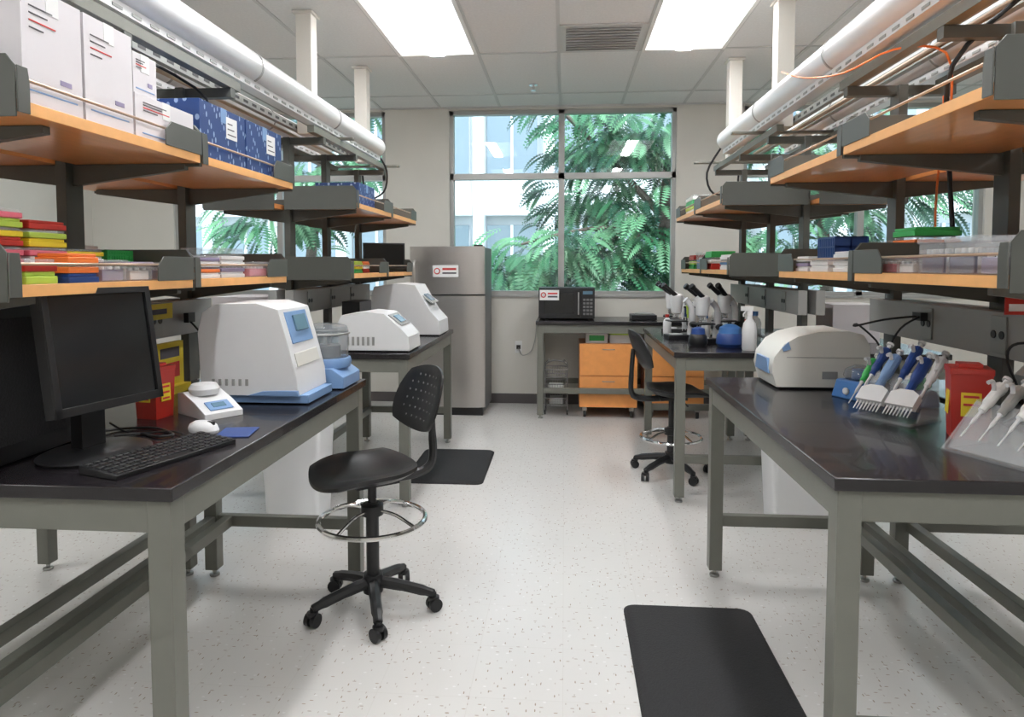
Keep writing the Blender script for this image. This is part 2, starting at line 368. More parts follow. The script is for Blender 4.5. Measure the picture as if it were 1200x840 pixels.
# ---------------------------------------------------------------- fridge
b=B('refrigerator'); x0,x1,y0,y1=-1.44,-0.74,6.28,6.89
b.box(x0,x1,y0+0.07,y1,0.04,1.575,'inoxd')
def door(z0,z1):
    pts=[(x0,y0+0.065),(x0,y0+0.02),(x0+0.06,y0+0.004),(x0+0.2,y0-0.006),(x1-0.2,y0-0.006),(x1-0.06,y0+0.004),(x1,y0+0.02),(x1,y0+0.065)]
    b.prism(pts,'z',z0,z1,'inox')
door(0.08,1.125); door(1.14,1.585)
b.box(x0+0.02,x1-0.02,y0+0.03,y0+0.08,0.0,0.078,'black')
b.box(x0+.02,x0+.06,y1-.1,y1-.05,0,.05,'black'); b.box(x1-.06,x1-.02,y1-.1,y1-.05,0,.05,'black')
for za,zb in ((0.65,1.05),(1.2,1.45)):
    b.tube([(x0+0.05,y0+0.0,za),(x0+0.05,y0-0.045,za+0.03),(x0+0.05,y0-0.045,zb-0.03),(x0+0.05,y0,zb)],0.011,'inox')
b.box(x1-0.1,x1-0.02,y0+0.02,y0+0.1,1.586,1.60,'black')
b.box(-1.22,-0.98,y0-0.010,y0-0.007,1.30,1.41,'paper')
b.cyl((-1.18,y0-0.013,1.355),(-1.18,y0-0.010,1.355),0.03,'inkr'); b.cyl((-1.18,y0-0.015,1.355),(-1.18,y0-0.012,1.355),0.02,'paper')
b.box(-1.13,-1.0,y0-0.0115,y0-0.010,1.365,1.385,'inkr'); b.box(-1.13,-1.0,y0-0.0115,y0-0.010,1.33,1.345,'ink')
b.done(bevel=0.005)

# ---------------------------------------------------------------- microwave
b=B('microwave_oven'); x0,x1,y0,y1,z0,z1=-0.24,0.28,6.36,6.74,0.913,1.20
b.box(x0,x1,y0+0.03,y1,z0,z1,'black')
b.box(x0,x1-0.13,y0,y0+0.028,z0+.005,z1-.005,'black'); b.box(x0+0.05,x1-0.19,y0-0.003,y0,z0+0.05,z1-0.045,'screen')
b.box(x1-0.127,x1,y0,y0+0.028,z0+.005,z1-.005,'black'); b.box(x1-0.11,x1-0.02,y0-0.003,y0,z1-0.06,z1-0.03,'lcd')
for r_ in range(5):
    for c_ in range(3): b.box(x1-0.108+c_*.032,x1-0.084+c_*.032,y0-0.002,y0,z0+0.035+r_*.033,z0+0.055+r_*.033,'inoxd')
b.cyl((x1-0.15,y0-0.03,z0+0.04),(x1-0.15,y0-0.03,z1-0.04),0.007,'race'); 
for z in (z0+.05,z1-.05): b.cyl((x1-0.15,y0-0.03,z),(x1-0.15,y0,z),0.006,'chrome')
for x in (x0+.05,x1-.05):
    for y in (y0+.06,y1-.05): b.cyl((x,y,0.90),(x,y,z0),0.012,'black')
b.box(x0+0.01,x0+0.19,y0-0.005,y0-0.003,z1-0.115,z1-0.02,'paper'); b.cyl((x0+.045,y0-.008,z1-.066),(x0+.045,y0-.005,z1-.066),.026,'inkr'); b.cyl((x0+.045,y0-.0095,z1-.066),(x0+.045,y0-.007,z1-.066),.017,'paper')
b.box(x0+.085,x0+.175,y0-.006,y0-.005,z1-.06,z1-.045,'inkr'); b.box(x0+.085,x0+.175,y0-.006,y0-.005,z1-.09,z1-.075,'ink')
b.done(bevel=0.004)

# ---------------------------------------------------------------- rolling cabinets
def cab(x0,x1):
    b=B('rolling_drawer_cabinet'); y0,y1=6.27,6.75; z0,z1=0.10,0.69
    b.box(x0,x1,y0+0.02,y1,z0,z1,'wood')
    zm=(z0+z1)/2
    b.box(x0+.004,x1-.004,y0,y0+0.019,z0+.004,zm-.004,'cabw'); b.box(x0+.004,x1-.004,y0,y0+0.019,zm+.004,z1-.004,'cabw')
    for z in (zm-0.05,z1-0.05):
        c=(x0+x1)/2; b.tube([(c-.05,y0,z),(c-.045,y0-.02,z),(c+.045,y0-.02,z),(c+.05,y0,z)],0.004,'race')
    for x in (x0+.05,x1-.05):
        for y in (y0+.06,y1-.05):
            b.cyl((x-.012,y,0.035),(x+.012,y,0.035),0.035,'black'); b.box(x-.02,x+.02,y-.02,y+.02,0.06,0.10,'race')
    return b.done(bevel=0.003)
cab(0.14,0.67); cab(0.75,1.27)
b=B('reagent_box'); b.box(0.42,0.62,6.35,6.55,0.69,0.765,'paper'); b.box(0.415,0.625,6.345,6.555,0.765,0.785,'lime'); b.done()
b=B('reagent_box'); b.box(0.2,0.4,6.35,6.55,0.69,0.775,'paper'); b.box(0.23,0.37,6.347,6.35,0.71,0.76,'green'); b.done()
# tiered wire basket cart on casters
b=B('wire_basket_cart'); cx,cy=-0.075,6.50; w,d=0.105,0.13
def lp(z,w,d,m='mesh',r=.005):
    pts=[]
    for ox,oy,a0 in ((w-.04,d-.04,0),(-w+.04,d-.04,90),(-w+.04,-d+.04,180),(w-.04,-d+.04,270)):
        for j in range(4): a=R(a0+30*j); pts.append((cx+ox+.04*math.cos(a),cy+oy+.04*math.sin(a),z))
    pts.append(pts[0]); b.tube(pts,r,m,seg=6,sub=1)
for zt in (.09,.225,.36):
    lp(zt,w-.01,d-.01); lp(zt+.035,w-.005,d-.005,r=.002); lp(zt+.07,w,d)
    for k in range(8):
        x=cx-w+.02+k*(2*w-.04)/7; b.tube([(x,cy-d,zt+.07),(x,cy-d+.01,zt),(x,cy+d-.01,zt),(x,cy+d,zt+.07)],.002,'mesh',seg=5,sub=1)
    for k in range(8):
        y=cy-d+.02+k*(2*d-.04)/7
        for s in (-1,1): b.cyl((cx+s*w,y,zt+.07),(cx+s*(w-.01),y,zt),.002,'mesh',seg=5)
for sx in (-1,1):
    b.tube([(cx+sx*w,cy-d+.04,.05),(cx+sx*w,cy-d+.04,.47),(cx+sx*w*.7,cy-d+.04,.50),(cx+sx*w*.7,cy+d-.04,.50),(cx+sx*w,cy+d-.04,.47),(cx+sx*w,cy+d-.04,.05)],.006,'mesh',seg=6,sub=1)
    for sy in (-1,1):
        b.cyl((cx+sx*w-.008,cy+sy*(d-.04),.022),(cx+sx*w+.008,cy+sy*(d-.04),.022),.022,'black',seg=14); b.cyl((cx+sx*w,cy+sy*(d-.04),.03),(cx+sx*w,cy+sy*(d-.04),.06),.007,'mesh',seg=8)
b.tube([(cx-w*.7,cy-d+.04,.50),(cx,cy-d+.02,.52),(cx+w*.7,cy-d+.04,.50)],.006,'mesh',seg=6)
b.box(cx-.07,cx+.07,cy-.1,cy+.1,.232,.27,'paper'); b.box(cx-.06,cx+.06,cy-.09,cy+.09,.097,.15,'race')
b.done(bevel=0)
b=B('wall_outlet'); b.box(-0.50,-0.43,YF-0.008,YF,0.52,0.64,'paper'); b.box(-0.485,-0.445,YF-0.03,YF-0.008,0.56,0.60,'black'); b.tube([(-0.465,YF-.03,.575),(-.42,YF-.05,.5),(-.33,YF-.04,.55),(-.29,YF-.03,.7),(-.28,YF-.03,.85)],.004,'race'); b.done(bevel=0.002)
b=B('pencil_cup'); b.lathe((1.02,6.45,0.9),[(0.045,0),(0.05,0.11),(0.046,0.11),(0.042,0.01)],'mesh')
for k in range(7):
    a=k*0.9; b.cyl((1.02+.02*math.cos(a),6.45+.02*math.sin(a),.91),(1.02+.06*math.cos(a),6.45+.05*math.sin(a),1.06+.01*k),.004,['red','blued','black','yellow','inkr','black','bluep'][k],seg=8)
b.done(bevel=0)
b=B('hotplate_stirrer'); b.box(0.62,0.85,6.35,6.6,.905,.95,'black'); b.cyl((.735,6.48,.95),(.735,6.48,.962),.08,'race'); b.box(.63,.66,6.36,6.59,.90,.905,'black'); b.box(.81,.84,6.36,6.59,.90,.905,'black'); b.done()

# ---------------------------------------------------------------- stools
def stool(loc,rz,zr=.375,zs=.575,rr=.213,ra=.25):
    b=B('lab_stool'); dz=zs-.545
    for k in range(5):
        a=2*math.pi*k/5-0.0; ca,sa=math.cos(a),math.sin(a)
        b.tube([(0.03*ca,0.03*sa,0.115),(ra*.5*ca,ra*.5*sa,0.10),(ra*.88*ca,ra*.88*sa,0.078),(ra*ca,ra*sa,0.068)],[.024,.022,.018,.015],'black',seg=8)
        px,py=ra*ca,ra*sa
        b.cyl((px,py,0.04),(px,py,0.075),0.010,'black',seg=10)
        for s in (-1,1):
            w=Vector((-sa,ca,0)).normalized(); w.rotate(Euler((0,0,0.6))); o=Vector((px,py,0.027))
            b.cyl(o+w*s*0.006,o+w*s*0.024,0.027,'black',seg=16)
        b.cyl((px,py,0.04),(px,py,0.058),0.022,'black',seg=12)
    b.cyl((0,0,0.075),(0,0,0.15),0.04,'black'); b.cyl((0,0,0.15),(0,0,zr+.07),0.026,'black'); b.cyl((0,0,zr+.07),(0,0,0.50+dz),0.018,'black'); 
    b.lathe((0,0,zr),[(0.03,.015),(.045,.02),(.045,.06),(.03,.065)],'black')
    b.torus((0,0,zr),rr,0.011,'chrome',seg=48)
    for k in range(4):
        a=k*math.pi/2+0.5; b.tube([(0.04*math.cos(a),.04*math.sin(a),zr+.04),(.12*math.cos(a),.12*math.sin(a),zr+.035),((rr-.003)*math.cos(a),(rr-.003)*math.sin(a),zr+.002)],.007,'chrome')
    b.box(-0.09,0.09,-0.07,0.07,0.495+dz,0.515+dz,'black'); b.tube([(0.05,-0.05,.50+dz),(.05,-.15,.49+dz),(.05,-.2,.485+dz)],.006,'black')
    def patch(fn,th,m,n=18):
        i=b.mi(m); top=[];bot=[]
        for iu in range(n+1):
            r1=[];r2=[]
            for iv in range(n+1):
                u=-1+2*iu/n; v=-1+2*iv/n
                x=u*math.sqrt(1-0.36*v*v); y=v*math.sqrt(1-0.36*u*u)
                p,nrm=fn(x,y); e=max(abs(u),abs(v)); t=th*(1-0.6*max(0,e-.8)/.2)
                r1.append(b.v(p+nrm*t/2)); r2.append(b.v(p-nrm*t/2))
            top.append(r1);bot.append(r2)
        for a in range(n):
            for c in range(n):
                b.f([top[a][c],top[a+1][c],top[a+1][c+1],top[a][c+1]],i); b.f([bot[a][c],bot[a][c+1],bot[a+1][c+1],bot[a+1][c]],i)
        per=[(k,0) for k in range(n)]+[(n,k) for k in range(n)]+[(n-k,n) for k in range(n)]+[(0,n-k) for k in range(n)]
        for k in range(len(per)):
            p=per[k];q=per[(k+1)%len(per)]
            b.f([top[p[0]][p[1]],bot[p[0]][p[1]],bot[q[0]][q[1]],top[q[0]][q[1]]],i)
    def seat(x,y):
        z=0.545+dz-0.025*max(0,x)**2.5+0.03*max(0,-x-.2)**2*1.5+0.024*y*y-0.018*(1-min(1,(x+.1)**2+y*y))
        return Vector((0.04+0.20*x,0.215*y,z)),Vector((0,0,1))
    patch(seat,0.035,'black')
    def back(x,y):
        z=0.85+0.13*x; w=0.195*(1-0.12*x)
        px=-0.235-0.05*x+0.045*y*y-0.012*(1-x*x)
        return Vector((px,w*y,z)),Vector((1,0,0.2)).normalized()
    patch(back,0.022,'black')
    for r_ in range(6):
        for c_ in range(-3,4):
            x=-0.65+r_*0.26; y=c_*0.2
            if abs(y)+max(0,abs(x)-.5)>.75: continue
            p,nm=back(x,y); b.cyl(p+nm*0.009,p+nm*0.0125,0.0045,'inoxd',seg=8)
    b.tube([(-0.05,0,0.50+dz),(-0.20,0,0.50+dz),(-0.27,0,0.54+dz),(-0.272,0,0.70),(-0.262,0,0.85)],[.02,.02,.018,.016,.014],'black',seg=8)
    return b.done(loc=loc,rz=rz,bevel=0)
stool((-0.775,2.675,0),R(218))
stool((0.72,4.62,0),R(7),zr=.25,zs=.56,rr=.20,ra=.26)

# ---------------------------------------------------------------- mats
def matt(x0,x1,y0,y1):
    b=B('anti_fatigue_mat'); r=0.05; pts=[]
    for cx,cy,a0 in ((x1-r,y1-r,0),(x0+r,y1-r,90),(x0+r,y0+r,180),(x1-r,y0+r,270)):
        for k in range(6): a=R(a0+18*k); pts.append((cx+r*math.cos(a),cy+r*math.sin(a)))
    b.prism(pts,'z',0,0.006,'blackm'); b.prism(pts,'z',0.006,0.016,'blackm',sc=0.96)
    return b.done(bevel=0)
matt(-1.05,-0.52,4.28,5.08); matt(0.245,0.755,1.78,2.78)
def bin_(x,y,w,d,h):
    b=B('white_waste_bin'); k=0.86
    def rr(w,d,z): 
        r=0.03; out=[]
        for cx,cy,a0 in ((w-r,d-r,0),(-w+r,d-r,90),(-w+r,-d+r,180),(w-r,-d+r,270)):
            for j in range(5): a=R(a0+22.5*j); out.append((x+cx+r*math.cos(a),y+cy+r*math.sin(a),z))
        return out
    b.rings([rr(w*k,d*k,0),rr(w,d,h),rr(w+.012,d+.012,h),rr(w+.012,d+.012,h+.02),rr(w-.01,d-.01,h+.02),rr(w*k-.01,d*k-.01,.02)],'binw')
    return b.done(bevel=0)
bin_(-1.47,3.64,.17,.13,.58); bin_(1.29,3.83,.18,.13,.50)

# ---------------------------------------------------------------- left bench objects
Z=0.90
b=B('computer_monitor')   # local: facing +x
old=b.X; b.X=Matrix.Translation((0,0,0.285))@Euler((0,R(-8),0)).to_matrix().to_4x4()
w,h=0.160,0.158
b.box(-0.02,0.012,-w,w,-h,h,'black')
for z0,z1,y0,y1 in ((-h,-h+.022,-w,w),(h-.016,h,-w,w),(-h,h,-w,-w+.016),(-h,h,w-.016,w)): b.box(0.012,0.02,y0,y1,z0,z1,'black')
b.box(0.012,0.0135,-w+.016,w-.016,-h+.022,h-.016,'screen')
b.prism([(-w*.8,-h*.8),(w*.8,-h*.8),(w*.8,h*.8),(-w*.8,h*.8)],'x',-0.02,-0.05,'black',sc=0.7)
b.X=old
b.box(-0.075,-0.035,-0.035,0.035,0.01,0.30,'black')
b.lathe((-0.03,0,0),[(0.12,0),(0.125,0.008),(0.11,0.016),(0.04,0.022)],'black',sx=1.0,sy=1.15,seg=32)
b.done(loc=(-1.215,1.70,Z),rz=R(-14),bevel=0.004)
b=B('keyboard'); b.prism([(-.065,0),(.065,0),(.065,.012),(-.065,.022)],'y',-.185,.185,'black')
for r_ in range(6):
    for c_ in range(18):
        if r_==5 and 5<c_<11: continue
        x=-.053+r_*.021; y=-.17+c_*.02; b.cb((x,y,.022-(x+.065)*.077),(.0165,.0165,.007),'black')
b.done(loc=(-1.045,1.69,Z),rz=R(-18),bevel=0.0015,seg=1)
b=B('computer_mouse'); b.lathe((0,0,0),[(.03,0),(.032,.008),(.028,.022),(.018,.031),(.004,.034)],'white',sx=1,sy=1.75); b.box(-.003,.003,-.045,-.02,.024,.034,'black'); b.done(loc=(-1.09,1.97,Z),rz=R(70),bevel=0)
b=B('mouse_pad'); b.cb((0,0,.002),(.10,.12,.003),'blued'); b.done(loc=(-0.98,1.96,Z),rz=R(10),bevel=.001)
b=B('desktop_computer_tower'); b.box(-1.55,-1.39,1.47,1.86,.905,1.30,'black'); b.box(-1.39,-1.385,1.50,1.83,.95,1.27,'blackm')
for y in (1.5,1.8): b.box(-1.54,-1.41,y,y+.03,.9,.905,'black')
b.done()
b=B('computer_cables'); b.tube([(-1.30,1.86,.91),(-1.25,1.91,.905),(-1.18,1.88,.905),(-1.15,1.91,.905),(-1.25,1.98,.905),(-1.35,1.96,.905),(-1.38,1.90,.91)],.004,'black'); b.tube([(-1.12,1.91,.906),(-1.18,1.94,.906),(-1.28,1.91,.906),(-1.36,1.93,.93)],.003,'black'); b.done(bevel=0)
def biobox(loc,rz,s=1.0,k=1.0):
    b=B('biohazard_container'); b.X=Matrix.Diagonal((k,k,1,1)); b.prism([(-.045,-.045),(.045,-.045),(.045,.045),(-.045,.045)],'z',0,.165*s,'red',sc=1.15)
    b.box(-.054,.054,-.054,.054,.165*s,.18*s,'red'); b.box(-.03,.03,-.03,.03,.18*s,.19*s,'red')
    b.cb((0,-.051,.09*s),(.05,.002,.06*s),'yellow',rot=(-3,0,0)); b.cb((.051,0,.09*s),(.002,.05,.06*s),'yellow',rot=(0,-3,0)); b.cb((-.051,0,.09*s),(.002,.05,.06*s),'yellow',rot=(0,3,0)); 
    for q in range(3): b.cb((0,-.0525,(.07+.02*q)*s),(.038,.001,.007),'inkr',rot=(-3,0,0)); b.cb((.0525,0,(.07+.02*q)*s),(.001,.038,.007),'inkr',rot=(0,-3,0))
    return b.done(loc=loc,rz=rz,bevel=.003)
biobox((-1.355,2.15,Z),R(-10),.95,.85); 
b=B('benchtop_scale')
b.prism([(-.09,0),(.10,0),(.10,.02),(.03,.05),(-.05,.075),(-.09,.07)],'y',-.065,.065,'white'); b.cb((.064,0,.0385),(.05,.08,.004),'bluel',rot=(0,24,0)); b.cb((.064,0,.041),(.025,.045,.003),'lcd',rot=(0,24,0))
b.lathe((-.035,0,0),[(.045,.065),(.05,.085),(.04,.10),(.01,.104)],'white'); b.done(loc=(-1.20,2.21,Z),rz=R(-35),bevel=.008,seg=3)
b=B('benchtop_thermal_analyzer')
b.prism([(-1.31,.935),(-1.32,1.16),(-1.30,1.235),(-1.25,1.265),(-1.10,1.268),(-1.02,1.245),(-.985,1.12),(-.955,1.0),(-.95,.935)],'y',2.36,2.65,'white')
b.box(-1.29,-.92,2.38,2.63,.905,.935,'bluel'); b.box(-1.27,-.94,2.40,2.61,.90,.905,'black')
b.prism([(-1.14,.935),(-1.08,.952),(-1.0,.955),(-.95,.955),(-.945,.935)],'y',2.352,2.365,'bluel')
b.cb((-1.001,2.50,1.175),(.008,.20,.12),'bluel',rot=(0,-16,0)); b.cb((-.998,2.51,1.19),(.010,.11,.06),'lcd',rot=(0,-16,0))
for k in range(4): b.cb((-.990,2.43+.045*k,1.133),(.010,.022,.012),'paper',rot=(0,-16,0))
b.cb((-.968,2.50,1.06),(.004,.22,.05),'cream',rot=(0,-14,0))
for k in range(6): b.box(-1.27+.025*k,-1.258+.025*k,2.357,2.361,.97,.995,'race')
b.done(bevel=.022,seg=3)
b=B('vacuum_concentrator')
b.prism([(-1.26,.905),(-.89,.905),(-.89,.95),(-.94,.985),(-1.26,.985)],'y',2.68,2.90,'bluel'); 
b.lathe((-1.0,2.79,.98),[(.10,0),(.105,.02),(.10,.04)],'bluel',seg=32)
b.lathe((-1.0,2.79,.985),[(.092,.035),(.095,.14),(.088,.165),(.05,.175),(.01,.178)],'smoke',seg=32); b.torus((-1.0,2.79,1.12),.096,.005,'race'); b.cyl((-1.0,2.79,1.02),(-1.0,2.79,1.07),.06,'mesh'); b.cyl((-1.0,2.79,1.07),(-1.0,2.79,1.12),.02,'chrome')
b.box(-1.24,-.91,2.70,2.88,.90,.905,'black')
b.done(bevel=.006)
b=B('yellow_caution_sign'); b.box(-1.57,-1.55,2.47,2.66,.93,1.10,'yellow'); b.box(-1.55,-1.549,2.50,2.63,1.04,1.08,'ink'); b.box(-1.55,-1.549,2.50,2.63,.96,1.02,'inkr'); b.box(-1.60,-1.52,2.47,2.66,.90,.93,'yellow'); b.done(bevel=0)
b=B('yellow_caution_sign'); b.box(-1.56,-1.555,2.32,2.60,1.195,1.255,'yellow'); b.box(-1.555,-1.554,2.36,2.56,1.215,1.235,'ink'); b.done(bevel=0)
b=B('power_cable'); b.box(-1.55,-1.53,2.67,2.72,1.17,1.21,'black'); b.tube([(-1.54,2.69,1.18),(-1.48,2.68,1.12),(-1.40,2.67,1.0),(-1.34,2.665,.95)],.004,'black'); b.done(bevel=0)
def cycler(loc,rz,s=1.0,lid=0.0):
    b=B('pcr_thermal_cycler')
    b.prism([(-.21*s,.01),(-.215*s,.17*s),(-.19*s,(.215+lid)*s),(-.05*s,(.235+lid)*s),(.06*s,(.225+lid)*s),(.15*s,.15*s),(.205*s,.09*s),(.21*s,.01)],'y',-.15*s,.15*s,'white')
    b.cb((.115*s,0,(.185+lid*.5)*s),(.10*s,.22*s,.006),'race',rot=(0,38,0)); b.cb((.118*s,0,(.189+lid*.5)*s),(.06*s,.12*s,.006),'lcd',rot=(0,38,0))
    b.box(-.2*s,.2*s,-.14*s,.14*s,0,.01,'black')
    for k in range(6): b.box((-.16+.03*k)*s,(-.145+.03*k)*s,-.153*s,-.15*s,.04,.09*s,'race')
    return b.done(loc=loc,rz=rz,bevel=.018,seg=3)
cycler((-1.105,4.03,Z),0,1.0); cycler((-1.14,5.0,Z),0,1.2,.08)
b=B('thermal_printer'); b.box(-1.45,-1.33,4.35,4.62,Z,1.17,'black'); b.prism([(-1.33,Z),(-1.29,Z),(-1.33,1.10)],'y',4.37,4.60,'race'); b.done()
b=B('computer_monitor'); b.box(-.015,.015,-.16,.16,.03,.22,'black'); b.box(.015,.017,-.15,.15,.045,.21,'screen'); b.cyl((-.02,0,0),(-.02,0,.1),.02,'black'); b.lathe((-.01,0,0),[(.08,0),(.08,.01),(.03,.02)],'black'); b.done(loc=(-1.38,5.15,ZL),rz=R(-62))

# ---------------------------------------------------------------- boxes on upper left shelf
def carton(x0,x1,y0,y1,z0,h,m='card',label=0,name='cardboard_box',s=1):
    b=B(name); b.box(x0,x1,y0,y1,z0,z0+h,m)
    b.box(x0-.001,x1+.001,(y0+y1)/2-.02,(y0+y1)/2+.02,z0+h-.05,z0+h+.001,'paper' if m!='bluebox' else 'bluel')
    xf=x1 if s>0 else x0; W=y1-y0
    if label:
        e=lambda k:sorted((xf,xf+s*k))
        if m=='bluebox':
            xa,xb=e(.0015); b.box(xa,xb,y0+W*.55,y0+W*.8,z0+h*.48,z0+h*.88,'paper')
            xa,xb=e(.0025)
            for k in range(3): b.box(xa,xb,y0+W*.58,y0+W*(.77-.04*k),z0+h*(.55+.1*k),z0+h*(.55+.1*k)+.004,'ink')
        else:
            xa,xb=e(.0012)
            for k,(a0,a1,c) in enumerate(((.12,.5,'ink'),(.12,.42,'ink'),(.12,.55,'inkr'),(.12,.35,'ink'))): b.box(xa,xb,y0+W*a0,y0+W*a1,z0+h*(.82-.06*k),z0+h*(.82-.06*k)+.0035,c)
            b.box(xa,xb,y0+W*.1,y0+W*.9,z0+h*.12,z0+h*.12+.004,'bluel')
            b.box(xa,xb,y0+W*.6,y0+W*.8,z0+h*.25,z0+h*.25+.012,'lav')
            for k in range(3): b.box(x0+.12,x0+.12+(x1-x0)*(.4-.08*k),y0-.0012,y0,z0+h*(.55+.09*k),z0+h*(.55+.09*k)+.006,'ink')
    return b.done(bevel=.002)
xA,xB=-1.58,-1.20
carton(xA,xB,1.45,1.64,ZU,.27,label=1); carton(xA,xB,1.65,1.84,ZU,.27,label=1)
carton(xA,xB,1.85,2.15,ZU,.125,label=1); carton(xA+.05,xB-.01,1.86,1.97,ZU+.1265,.115,label=1); 
carton(xA,xB,2.19,2.51,ZU,.19,m='bluebox',label=1); carton(xA,xB,2.52,2.84,ZU,.19,m='bluebox',label=1)
carton(-2.0,-1.72,1.6,2.0,ZU,.28); carton(-2.0,-1.72,2.25,2.6,ZU,.2,m='bluebox')
carton(-1.56,-1.28,4.2,4.55,ZU,.16,m='bluebox'); carton(-1.56,-1.3,4.68,4.9,ZU,.1)

def stack(x,y,z,w,d,cols,h=.03,name='sample_tray_stack'):
    b=B(name); 
    for k,c in enumerate(cols):
        b.box(x-w/2,x+w/2,y-d/2,y+d/2,z+k*h,z+k*h+h*.62,c); b.box(x-w/2+.004,x+w/2-.004,y-d/2+.004,y+d/2-.004,z+k*h+h*.62,z+(k+1)*h-.0005,'clear' if k%2 else c)
    return b.done(bevel=.002)
def rack(x,y,z,w,d,h,c,nx=4,ny=10,name='tube_rack',tubes=None):
    b=B(name); b.box(x-w/2,x+w/2,y-d/2,y+d/2,z,z+.006,c); b.box(x-w/2,x+w/2,y-d/2,y+d/2,z+h-.006,z+h,c); b.box(x-w/2,x+w/2,y-d/2,y-d/2+.005,z,z+h,c); b.box(x-w/2,x+w/2,y+d/2-.005,y+d/2,z,z+h,c)
    b.box(x-w/2,x+w/2,y-d/2,y+d/2,z+h*.5,z+h*.5+.005,c)
    b.box(x-.003,x+.003,y-d/2,y+d/2,z,z+h,c)
    for sgn in (-1,1):
        for j in range(ny+1):
            yy=y-d/2+j*d/ny; b.box(x+sgn*(w/2-.002)-.002,x+sgn*(w/2-.002)+.002,yy-.003,yy+.003,z,z+h,c)
    for i in range(nx):
        for j in range(ny):
            px=x-w/2+(i+.5)*w/nx; py=y-d/2+(j+.5)*d/ny
            b.cyl((px,py,z+h-.003),(px,py,z+h+(.012 if tubes and (i*7+j*3)%3 else .0015)),.0055,tubes if tubes and (i*7+j*3)%3 else 'black',seg=8)
    return b.done(bevel=0)
def tub(x,y,z,w,d,h,c,lid='clear',name='storage_tub'):
    b=B(name); b.prism([(x-w/2,y-d/2),(x+w/2,y-d/2),(x+w/2,y+d/2),(x-w/2,y+d/2)],'z',z,z+h*.85,'clear'); b.box(x-w/2-.004,x+w/2+.004,y-d/2-.004,y+d/2+.004,z+h*.85,z+h,lid)
    nx,ny=3,max(3,int(d/.03))
    b.box(x-w/2+.006,x+w/2-.006,y-d/2+.006,y+d/2-.006,z+.003,z+h*.55,c)
    for i in range(nx):
        for j in range(ny): b.cyl((x-w/2+(i+.5)*w/nx,y-d/2+(j+.5)*d/ny,z+h*.55),(x-w/2+(i+.5)*w/nx,y-d/2+(j+.5)*d/ny,z+h*.7),.008,'paper',seg=8)
    return b.done(bevel=.002)
stack(-1.42,1.55,ZL,.14,.13,['red','red','pink','pink','red','yellow','lime','pink'],h=.023)
stack(-1.42,1.70,ZL,.14,.13,['lime','pink','paper','pink','yellow','lime','red'],h=.023)
stack(-1.28,1.53,ZL,.09,.10,['lime','red'],h=.03); stack(-1.27,1.66,ZL,.09,.11,['blued','orange','orange'],h=.025)
tub(-1.29,1.80,ZL,.10,.10,.06,'lav'); tub(-1.29,1.92,ZL,.10,.10,.055,'paper','lav'); tub(-1.30,2.04,ZL,.10,.10,.055,'lav')
rack(-1.44,1.88,ZL,.10,.2,.05,'lime',name='tube_rack'); rack(-1.44,2.07,ZL,.10,.12,.055,'green')
rack(-1.45,2.07,ZL+.0575,.09,.12,.035,'green'); stack(-1.44,1.88,ZL+.052,.10,.18,['paper','yellow'],h=.02)
stack(-1.30,2.29,ZL,.13,.16,['paper','orange','paper','lav'],h=.02); stack(-1.32,2.48,ZL,.16,.18,['white','lav','white','paper','clear'],h=.022)
tub(-1.30,2.68,ZL,.14,.16,.06,'pink'); stack(-1.48,2.35,ZL,.12,.18,['red','paper','bluep'],h=.03); tub(-1.48,2.6,ZL,.12,.2,.09,'bluep')
stack(-1.38,4.02,ZL,.16,.2,['bluep','bluep'],h=.035,name='blue_storage_box'); stack(-1.38,4.25,ZL,.16,.16,['green','yellow','lime'],h=.025); stack(-1.38,4.45,ZL,.14,.14,['red','paper','orange'],h=.025); stack(-1.36,4.72,ZL,.14,.2,['orange','pink','yellow','paper'],h=.02)
stack(-1.88,2.35,ZL,.2,.3,['paper','bluep','paper'],h=.04); stack(-1.88,1.75,ZL,.2,.25,['paper','pink','paper'],h=.05); tub(-1.88,4.3,ZL,.2,.4,.1,'bluep')
tub(1.045,1.66,ZR,.13,.10,.075,'lav'); tub(1.045,1.785,ZR,.13,.12,.095,'purple'); tub(1.045,1.92,ZR,.13,.12,.095,'purple')
tub(1.02,2.04,ZR,.10,.09,.05,'paper','lav'); tub(1.02,2.15,ZR,.10,.08,.05,'pink'); tub(1.18,2.12,ZR,.14,.2,.07,'paper'); tub(1.21,1.75,ZR,.14,.3,.1,'lav')
stack(1.03,2.45,ZR,.14,.17,['paper','paper','white'],h=.024); stack(1.03,2.66,ZR,.15,.18,['paper','paper'],h=.024); rack(1.04,2.66,ZR+.049,.12,.16,.08,'blued',name='tube_rack')
stack(1.22,2.42,ZR,.15,.15,['yellow','orange','lime','orange','green'],h=.03); stack(1.22,2.62,ZR,.15,.16,['lime','yellow','green','orange'],h=.028); stack(1.03,2.86,ZR,.14,.14,['paper','lav','paper'],h=.02)
stack(1.05,4.2,ZR,.18,.25,['paper','bluep','paper'],h=.03); stack(1.04,4.68,ZR,.16,.2,['red','paper','green'],h=.04); tub(1.05,5.05,ZR,.16,.2,.12,'bluep'); stack(1.04,5.35,ZR,.14,.2,['green','lime','red'],h=.035)
stack(1.02,5.3,ZV,.16,.3,['paper','lime','green','paper'],h=.035); tub(1.05,5.02,ZV,.2,.2,.1,'green')
stack(1.7,2.0,ZR,.2,.3,['paper','lav','paper'],h=.05); tub(1.7,4.5,ZR,.2,.4,.12,'green')
carton(1.03,1.33,4.2,4.5,ZV,.10,s=-1)

